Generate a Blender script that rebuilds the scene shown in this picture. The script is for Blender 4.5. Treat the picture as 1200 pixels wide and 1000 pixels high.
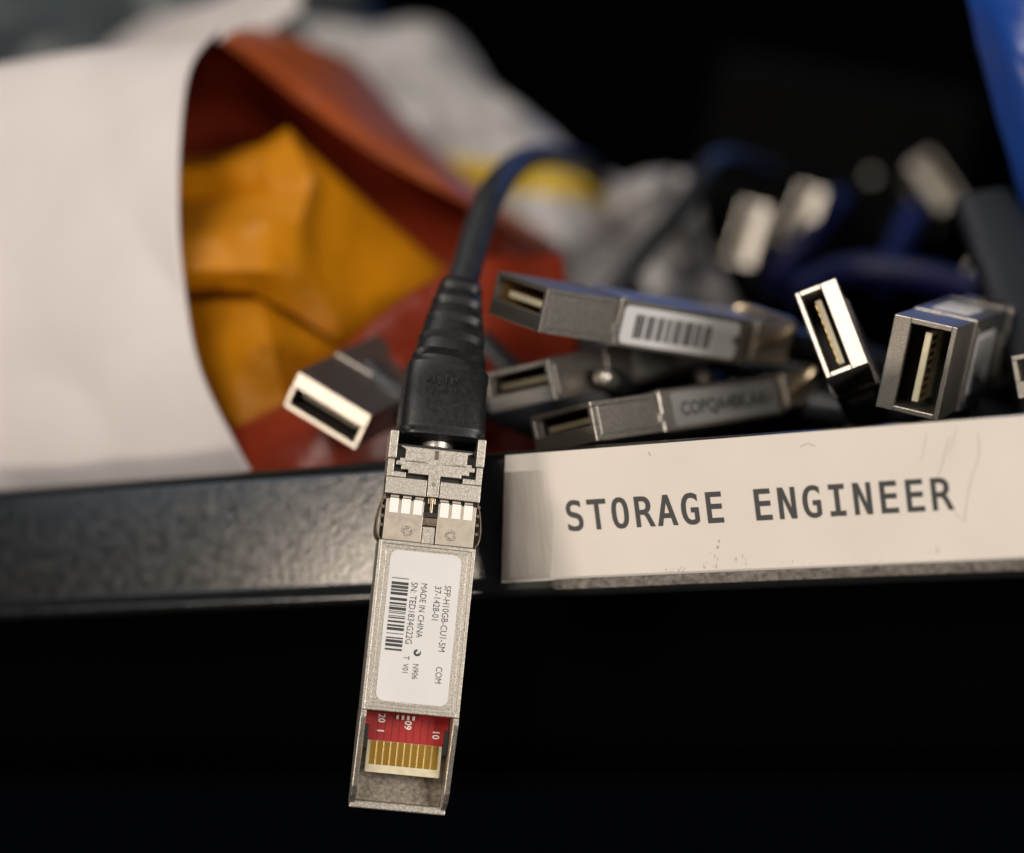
import bpy, bmesh, math, random
from mathutils import Vector, Matrix, noise
random.seed(7)
SC = bpy.context.scene
COL = SC.collection
S = 0.001                      # every length below is written in millimetres
for o in list(bpy.data.objects):
    bpy.data.objects.remove(o)

# ------------------------------------------------------------------ camera
FPX = 2460.0
CAM = Vector((144.75232578, -267.5463557, 35.2765047))
def cam_axes(yaw, pitch, roll):
    f = Vector((-math.sin(yaw)*math.cos(pitch), math.cos(yaw)*math.cos(pitch), -math.sin(pitch)))
    r = Vector((math.cos(yaw), math.sin(yaw), 0)); u = r.cross(f)
    return (r*math.cos(roll)+u*math.sin(roll), -r*math.sin(roll)+u*math.cos(roll), f)
CR, CU, CF = cam_axes(math.radians(26.25236166), math.radians(6), math.radians(-7.53247293))
cd = bpy.data.cameras.new('camera')
cam = bpy.data.objects.new('camera', cd); COL.objects.link(cam)
m = Matrix((CR, CU, -CF)).transposed().to_4x4(); m.translation = CAM*S
cam.matrix_world = m
cd.sensor_width = 36; cd.lens = FPX/1200*36
cd.clip_start = 0.005; cd.clip_end = 20
cd.dof.use_dof = True; cd.dof.focus_distance = 0.290; cd.dof.aperture_fstop = 6.8
SC.camera = cam

# ------------------------------------------------------------------ world and lamps (indoor close-up)
w = bpy.data.worlds.new('World'); SC.world = w; w.use_nodes = True
w.node_tree.nodes['Background'].inputs[0].default_value = (0.5, 0.6, 0.8, 1)
w.node_tree.nodes['Background'].inputs[1].default_value = 0.002
def area(name, pos, target, sx, sy, power, col):
    l = bpy.data.lights.new(name, 'AREA'); l.shape = 'RECTANGLE'
    l.size = sx*S; l.size_y = sy*S; l.energy = power; l.color = col
    o = bpy.data.objects.new(name, l); COL.objects.link(o)
    o.location = Vector(pos)*S
    o.rotation_euler = (Vector(target)-Vector(pos)).to_track_quat('-Z', 'Y').to_euler()
    return o
area('key_lamp', (90, -700, 495), (30, 0, 0), 340, 280, 4.1, (1.0, 0.905, 0.81))
area('lip_sheen_fill', (-268, -522, -155), (-5, 0, -15), 120, 90, 1.45, (1.0, 0.84, 0.68))  # added lamp with no visible source, gives the warm sheen on the lip
area('cool_fill_lamp', (-370, -520, 0), (-20, 0, 0), 170, 130, .17, (0.66, 0.82, 1.0))
area('right_fill_lamp', (540, -200, 50), (40, 20, 10), 260, 220, 2.2, (1.0, 0.93, 0.86))
area('ceiling_lamp', (-60, 10, 750), (0, 150, 0), 380, 380, 2.4, (1.0, 0.93, 0.86))
area('blue_sheen_fill', (-10, 440, 160), (40, 30, 5), 200, 50, .055, (0.12, 0.30, 1.0))  # added lamp standing in for blue reflections on the upper faces
SC.render.engine = 'CYCLES'
SC.cycles.use_denoising = True
SC.cycles.max_bounces = 8
SC.view_settings.view_transform = 'Standard'
SC.view_settings.look = 'None'
SC.view_settings.exposure = 0
SC.view_settings.gamma = 1

# ------------------------------------------------------------------ helpers
def at(px, py, d):
    """point (mm) in the world, d mm in front of the camera"""
    return CAM + CF*d + CR*((px-600)*d/FPX) - CU*((py-500)*d/FPX)
def onlip(px, py, y):
    v = CF + CR*((px-600)/FPX) - CU*((py-500)/FPX)
    return CAM + v*((y-CAM.y)/v.y)
def mat(name, base, metal=0.0, rough=0.5, bump=0.0, bscale=1.0, mottle=0.0, mscale=0.3, rvar=0.0, spec=0.5,
        sheen=0.0, trans=0.0, alpha=1.0, coat=0.0, detail=3.0, bdist=None):
    bdist = bdist or 0.15/max(bscale, .05)
    M = bpy.data.materials.new(name); M.use_nodes = True
    N = M.node_tree.nodes; L = M.node_tree.links; P = N['Principled BSDF']
    P.inputs['Base Color'].default_value = (*base, 1); P.inputs['Metallic'].default_value = metal
    P.inputs['Roughness'].default_value = rough; P.inputs['Specular IOR Level'].default_value = spec
    P.inputs['Sheen Weight'].default_value = sheen; P.inputs['Coat Weight'].default_value = coat
    P.inputs['Alpha'].default_value = alpha
    tc = N.new('ShaderNodeTexCoord')
    def nz(scale, det=3.0):
        t = N.new('ShaderNodeTexNoise'); t.inputs['Scale'].default_value = scale/S; t.inputs['Detail'].default_value = det
        L.new(tc.outputs['Object'], t.inputs['Vector']); return t.outputs['Fac']
    if bump:
        b = N.new('ShaderNodeBump'); b.inputs['Strength'].default_value = bump; b.inputs['Distance'].default_value = bdist*S
        L.new(nz(bscale, detail), b.inputs['Height']); L.new(b.outputs[0], P.inputs['Normal'])
    if mottle:
        r = N.new('ShaderNodeMapRange'); r.inputs[1].default_value = 0.3; r.inputs[2].default_value = 0.7
        r.inputs[3].default_value = 1-mottle; r.inputs[4].default_value = 1+mottle*0.5
        L.new(nz(mscale, 5), r.inputs[0])
        x = N.new('ShaderNodeVectorMath'); x.operation = 'SCALE'; x.inputs[0].default_value = base
        L.new(r.outputs[0], x.inputs['Scale']); L.new(x.outputs[0], P.inputs['Base Color'])
    if rvar:
        r = N.new('ShaderNodeMapRange'); r.inputs[1].default_value = 0.3; r.inputs[2].default_value = 0.7
        r.inputs[3].default_value = max(.03, rough-rvar); r.inputs[4].default_value = min(1, rough+rvar)
        L.new(nz(mscale*1.7, 4), r.inputs[0]); L.new(r.outputs[0], P.inputs['Roughness'])
    if trans:
        T = N.new('ShaderNodeBsdfTranslucent'); T.inputs[0].default_value = (*base, 1)
        X = N.new('ShaderNodeMixShader'); X.inputs[0].default_value = trans
        out = N['Material Output']
        L.new(P.outputs[0], X.inputs[1]); L.new(T.outputs[0], X.inputs[2]); L.new(X.outputs[0], out.inputs[0])
    return M
MT = {
 'nickel': mat('granular_nickel', (.44,.405,.36), .95, .37, 1.0, 5.5, .42, 5.0, .12, bdist=.030),
 'nickel_fine': mat('smooth_nickel', (.58,.54,.48), .92, .36, 1.0, 4.2, .22, 2.0, .12, bdist=.04),
 'plate': mat('beige_plate', (.55,.49,.41), .82, .44, .10, 6, .06, 1.0, .06),
 'finger': mat('pale_pad', (.88,.86,.82), 0, .35),
 'inner': mat('brown_inner_metal', (.20,.15,.11), .8, .5, .5, 5, .4, 3),
 'dark': mat('dark_cavity', (.012,.011,.010), 0, .6),
 'gold': mat('gold_contact', (.85,.50,.09), 1, .30),
 'goldwire': mat('brass_wire', (.75,.60,.40), 1, .28),
 'pcbred': mat('red_board', (.36,.010,.008), 0, .5, .10, 2, .12, 1.5),
 'pcbcream': mat('cream_board', (.66,.60,.42), 0, .5, 0, 1, .12, 1),
 'white': mat('white_label', (.66,.655,.65), 0, .5, .04, 2, .04, .15),
 'floor': mat('brownish_metal', (.36,.31,.25), .9, .42, .8, 3, .5, 1.5, bdist=.03),
 'boarddim': mat('shaded_board', (.16,.135,.085), 0, .5, 0, 1, .2, 1),  # cream board with the shade put into its colour
 'satin': mat('satin_granular_nickel', (.60,.555,.49), .92, .42, 1.0, 5.2, .45, 4.5, .12, bdist=.036),
 'shadedlabel': mat('shaded_white_label', (.20,.198,.19), 0, .5, .04, 2, .08, .2),  # white sticker darkened in its colour, standing in for shade
 'bluecable': mat('deep_blue_cable', (.003,.005,.045), 0, .5, spec=.3),
 'brass': mat('brassy_liner', (.55,.36,.14), .8, .45, .2, 3),
 'ink': mat('black_ink', (.035,.036,.038), 0, .55, 0, 1, .25, 6),
 'silk': mat('white_ink', (.80,.72,.68), 0, .5),
 'rubber': mat('black_rubber', (.009,.0095,.0105), 0, .42, .3, 3, .2, .8, .08, spec=.4),
 'cable': mat('black_cable', (.020,.022,.026), 0, .46, .10, 2, .15, .3, .08),
 'bin': mat('black_powder_coat', (.010,.011,.012), 0, .20, 1.0, .95, 0, .3, .06, spec=.6, detail=1.0, bdist=.022),
 'binbar': mat('lit_black_paint', (.13,.115,.10), .0, .5, .8, 2.2, .7, 1.2, .1),  # lamplight on the lower lip, painted in as a lighter colour
 'matt': mat('matt_black', (.0012,.0012,.0012), 0, 1.0, spec=.0),
 'card': mat('label_card', (.69,.64,.58), 0, .5, .05, 1.5, .05, .06),
 'paper': mat('white_paper', (.65,.605,.595), 0, .62, .25, .18, .06, .03, trans=.08),
 'red': mat('red_film', (.235,.028,.010), 0, .30, .3, .15, .2, .02, spec=.35, trans=.18),
 'orange': mat('orange_film', (.58,.14,.04), 0, .30, .3, .15, .3, .03, trans=.3, alpha=.72),
 'yellow': mat('yellow_padding', (.54,.205,.003), 0, .45, .6, .22, .15, .05, spec=.2),
 'bag': mat('cloudy_bag', (.80,.78,.77), 0, .22, .8, .10, .3, .03, trans=.2, alpha=.62),
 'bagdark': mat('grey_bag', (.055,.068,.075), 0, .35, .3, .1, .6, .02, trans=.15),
 'stripe': mat('yellow_stripe', (.75,.50,.03), 0, .4),
 'blue': mat('blue_film', (.013,.07,.36), 0, .32, .2, .2, .25, .04, trans=.12),
 'slate': mat('slate_rubber', (.014,.018,.025), 0, .6, .1, 2, spec=.3),
 'box': mat('charcoal_card', (.004,.004,.004), 0, .8, .1, .5, .2, .05, spec=.08),
}
# clear adhesive film; grey glare of its curl painted in, fading rightward
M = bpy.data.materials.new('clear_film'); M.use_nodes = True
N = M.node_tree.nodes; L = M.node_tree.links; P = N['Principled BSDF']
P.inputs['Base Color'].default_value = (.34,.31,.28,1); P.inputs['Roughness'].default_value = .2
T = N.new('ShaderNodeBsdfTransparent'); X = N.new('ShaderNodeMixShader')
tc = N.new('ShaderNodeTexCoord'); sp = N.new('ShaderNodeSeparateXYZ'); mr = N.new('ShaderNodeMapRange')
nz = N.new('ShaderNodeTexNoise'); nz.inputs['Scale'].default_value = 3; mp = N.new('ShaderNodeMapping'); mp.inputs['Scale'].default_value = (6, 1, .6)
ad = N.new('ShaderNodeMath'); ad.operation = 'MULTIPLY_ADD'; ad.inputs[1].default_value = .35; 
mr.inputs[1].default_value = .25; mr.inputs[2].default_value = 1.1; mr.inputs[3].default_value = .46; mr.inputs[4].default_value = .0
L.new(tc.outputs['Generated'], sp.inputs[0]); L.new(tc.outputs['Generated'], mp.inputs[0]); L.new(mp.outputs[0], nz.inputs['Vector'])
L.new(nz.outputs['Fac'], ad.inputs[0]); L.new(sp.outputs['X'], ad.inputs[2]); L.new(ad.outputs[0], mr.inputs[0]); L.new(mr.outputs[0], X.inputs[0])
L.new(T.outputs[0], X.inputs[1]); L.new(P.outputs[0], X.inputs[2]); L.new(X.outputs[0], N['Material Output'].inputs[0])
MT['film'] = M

def link(name, me, mt, parent=None):
    o = bpy.data.objects.new(name, me); COL.objects.link(o)
    if mt: me.materials.append(mt)
    if parent: o.parent = parent
    return o
def build(name, bm, mt, parent=None, smooth=False, kind=None):
    me = bpy.data.meshes.new(name)
    bmesh.ops.recalc_face_normals(bm, faces=bm.faces)
    for v in bm.verts: v.co *= S
    for f in bm.faces: f.smooth = smooth
    bm.to_mesh(me); bm.free()
    if smooth and hasattr(me, 'set_sharp_from_angle'): me.set_sharp_from_angle(angle=math.radians(40))
    o = link(name, me, mt, parent)
    if kind: o['kind'] = kind
    return o
def tag(o, label, cat, group=None):
    o['label'] = label; o['category'] = cat
    if group: o['group'] = group
    return o
def empty(name, mw, label, cat, group=None):
    o = bpy.data.objects.new(name, None); COL.objects.link(o); o.empty_display_size = .005
    mw = mw.copy(); mw.translation *= S; o.matrix_world = mw
    return tag(o, label, cat, group)
def copy_tree(o, parent=None):
    c = o.copy(); COL.objects.link(c)
    if parent: c.parent = parent
    for ch in list(o.children): copy_tree(ch, c)
    return c
def box(bm, x0, x1, y0, y1, z0, z1, bev=0.0, mw=None):
    t = bmesh.new(); bmesh.ops.create_cube(t, size=1)
    for v in t.verts: v.co = Vector(((x0+x1)/2+v.co.x*(x1-x0), (y0+y1)/2+v.co.y*(y1-y0), (z0+z1)/2+v.co.z*(z1-z0)))
    if bev: bmesh.ops.bevel(t, geom=list(t.edges), offset=bev, segments=2, affect='EDGES', profile=.5)
    if mw: bmesh.ops.transform(t, matrix=mw, verts=t.verts)
    merge(bm, t)
def merge(bm, t):
    me = bpy.data.meshes.new('tmp'); t.to_mesh(me); t.free(); bm.from_mesh(me); bpy.data.meshes.remove(me)
def prism(bm, poly, z0, z1, bev=0.0, axis='z'):
    """poly of (a,b) extruded along axis"""
    t = bmesh.new()
    f = {'z': lambda a, b, c: (a, b, c), 'x': lambda a, b, c: (c, a, b), 'y': lambda a, b, c: (a, c, b)}[axis]
    lo = [t.verts.new(f(a, b, z0)) for a, b in poly]; hi = [t.verts.new(f(a, b, z1)) for a, b in poly]
    n = len(poly); t.faces.new(lo); t.faces.new(hi)
    for i in range(n): t.faces.new((lo[i], lo[(i+1) % n], hi[(i+1) % n], hi[i]))
    bmesh.ops.recalc_face_normals(t, faces=t.faces)
    if bev: bmesh.ops.bevel(t, geom=[e for e in t.edges], offset=bev, segments=2, affect='EDGES', profile=.5)
    merge(bm, t)
def rrect(x0, x1, y0, y1, r, n=5):
    out = []
    for cx, cy, a0 in ((x1-r, y1-r, 0), (x0+r, y1-r, 90), (x0+r, y0+r, 180), (x1-r, y0+r, 270)):
        for k in range(n+1):
            a = math.radians(a0+90*k/n); out.append((cx+r*math.cos(a), cy+r*math.sin(a)))
    return out
def disc(bm, cx, cy, r, z0, z1, n=14):
    prism(bm, [(cx+r*math.cos(2*math.pi*k/n), cy+r*math.sin(2*math.pi*k/n)) for k in range(n)], z0, z1)
def cr(p, t):
    """Catmull-Rom through list p at parameter t in 0..len-1"""
    n = len(p); i = min(int(t), n-2); u = t-i
    a = p[i-1] if i > 0 else p[0]*2-p[1]; b = p[i]; c = p[i+1]; d = p[i+2] if i+2 < n else p[n-1]*2-p[n-2]
    return 0.5*((2*b)+(c-a)*u+(2*a-5*b+4*c-d)*u*u+(3*b-a-3*c+d)*u**3)
def lin(p, t):
    i = min(int(t), len(p)-2); return p[i]+(p[i+1]-p[i])*(t-i)
def spline(pts, k=8):
    p = [Vector(q) for q in pts]; n = (len(p)-1)*k
    return [cr(p, i/k) for i in range(n+1)]
def sweep(name, path, sec, mt, parent=None, ref=None, seg=16, smooth=True):
    """path: points; sec(i, s) -> (half width, half height, exponent)"""
    bm = bmesh.new(); rings = []
    n = len(path); ref = Vector(ref) if ref is not None else Vector((.31, .2, .93))
    for i, p in enumerate(path):
        t = (path[min(i+1, n-1)]-path[max(i-1, 0)]).normalized()
        a = (ref-t*ref.dot(t)).normalized(); ref = a; b = t.cross(a)
        hw, hh, e = sec(i, i/(n-1)); ring = []
        for k in range(seg):
            th = 2*math.pi*(k+.5)/seg; c, s = math.cos(th), math.sin(th)
            ring.append(bm.verts.new(p+a*(hw*math.copysign(abs(c)**(2/e), c))+b*(hh*math.copysign(abs(s)**(2/e), s))))
        rings.append(ring)
    for i in range(n-1):
        for k in range(seg): bm.faces.new((rings[i][k], rings[i][(k+1) % seg], rings[i+1][(k+1) % seg], rings[i+1][k]))
    bm.faces.new(rings[0]); bm.faces.new(rings[-1])
    return build(name, bm, mt, parent, smooth)
def tube(name, pts, r, mt, parent=None, k=8, seg=12):
    return sweep(name, spline(pts, k), lambda i, s: (r, r, 2), mt, parent, seg=seg)
def loft(name, rows, mt, parent=None, ku=8, kv=8, thick=.3, crumple=0.0, cscale=30., seed=0, mt2=None, mrow=None, linear=False):
    """sheet through a grid of control points (mm); real thickness"""
    g = [[Vector(p) for p in r] for r in rows]; nr = len(g)
    cr = lin if linear else globals()['cr']
    cols = [[cr(r, j/ku) for j in range((len(r)-1)*ku+1)] for r in g]
    nc = len(cols[0]); bm = bmesh.new(); V = []
    for i in range((nr-1)*kv+1):
        row = []
        for j in range(nc):
            p = cr([c[j] for c in cols], i/kv)
            if crumple:
                q = p/cscale+Vector((seed*7.1, 0, 0))
                a = abs(noise.noise(q))*2-.5 + .5*(abs(noise.noise(q*2.3))*2-.5) + .25*noise.noise(q*5)
                p = p + (-CF*a + noise.noise_vector(q)*.3)*crumple
            row.append(bm.verts.new(p))
        V.append(row)
    fm = []
    for i in range(len(V)-1):
        for j in range(nc-1):
            f = bm.faces.new((V[i][j], V[i][j+1], V[i+1][j+1], V[i+1][j]))
            if mrow and mrow[0]*kv <= i < mrow[1]*kv: f.material_index = 1
    o = build(name, bm, mt, parent, True)
    if mt2: o.data.materials.append(mt2)
    md = o.modifiers.new('thickness', 'SOLIDIFY'); md.thickness = thick*S; md.offset = 0
    return o
def text(body, size, mt, parent, mw, name='lettering', xs=1.0, depth=0.0, mono=None, bold=0.0):
    c = bpy.data.curves.new('t', 'FONT'); c.body = body; c.size = size; c.resolution_u = 3; c.offset = bold*size
    if mono: c.space_character = mono
    o = bpy.data.objects.new('t', c); COL.objects.link(o)
    dg = bpy.context.evaluated_depsgraph_get()
    me = bpy.data.meshes.new_from_object(o.evaluated_get(dg))
    bpy.data.objects.remove(o)
    M = mw.copy()
    for v in me.vertices: v.co = (M @ Vector((v.co.x*xs, v.co.y, 0)))*S
    me.materials.clear(); me.name = name
    return link(name, me, mt, parent)
def frame(o, x, y, z):
    m = Matrix((x, y, z)).transposed().to_4x4(); m.translation = o; return m

# ------------------------------------------------------------------ shelf bin: the lip, floor and back of the black metal tray
bin_ = empty('metal_tray', Matrix.Translation((0, 0, -21.5)), 'black powder coated metal shelf tray whose front lip crosses the picture', 'tray')
def binpart(name, bm, mt, smooth=False):
    o = build(name, bm, mt, None, smooth); o.parent = bin_; o.matrix_parent_inverse = bin_.matrix_world.inverted(); return o
bpy.context.view_layer.update()
X0, X1 = -330, 170
bm = bmesh.new()
def arc(cx, cz, r, a0, a1, n=6):
    return [(cx+r*math.cos(math.radians(a0+(a1-a0)*k/n)), cz+r*math.sin(math.radians(a0+(a1-a0)*k/n))) for k in range(n+1)]
prof = arc(1.3, -1.3, 1.3, 90, 180) + [(0, -1.6), (0, -5), (0, -12), (0, -17.8), (0, -18.2)] + arc(.7, -19.7, 1.6, 165, 270) + [(14, -21.3), (14, -20.3), (2.6, -20.3), (2.6, 0)]
n = len(prof); XS = [X0+(X1-X0)*k/60 for k in range(61)]
rings = [[bm.verts.new((x, a, b)) for a, b in prof] for x in XS]
for i in range(60):
    for k in range(n): bm.faces.new((rings[i][k], rings[i][(k+1) % n], rings[i+1][(k+1) % n], rings[i+1][k]))
bm.faces.new(rings[0]); bm.faces.new(rings[-1])
binpart('front_lip', bm, MT['bin'], True)
bm = bmesh.new(); box(bm, X0, X1, 2.7, 470, -50, -48); binpart('floor_panel', bm, MT['matt'])
bm = bmesh.new(); box(bm, X0, X1, 470.2, 473, -50, 320); binpart('back_panel', bm, MT['matt'])
bm = bmesh.new(); box(bm, X0, X1, 14.2, 15.2, -47.9, -19); binpart('front_wall', bm, MT['matt'])
bm = bmesh.new(); box(bm, X1+.2, X1+3, 2.7, 470, -50, 140); binpart('side_panel', bm, MT['matt'])
bm = bmesh.new(); box(bm, X0-3, X0-.2, 2.7, 470, -50, 140); binpart('side_panel', bm, MT['matt'])
bm = bmesh.new(); xa = onlip(655, 690, 0).x  # painted lit band, starting where the hanging plug's shadow ends
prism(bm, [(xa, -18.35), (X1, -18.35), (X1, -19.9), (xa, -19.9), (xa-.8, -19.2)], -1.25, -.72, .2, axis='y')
binpart('lit_lip_strip', bm, MT['binbar'])

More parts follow.
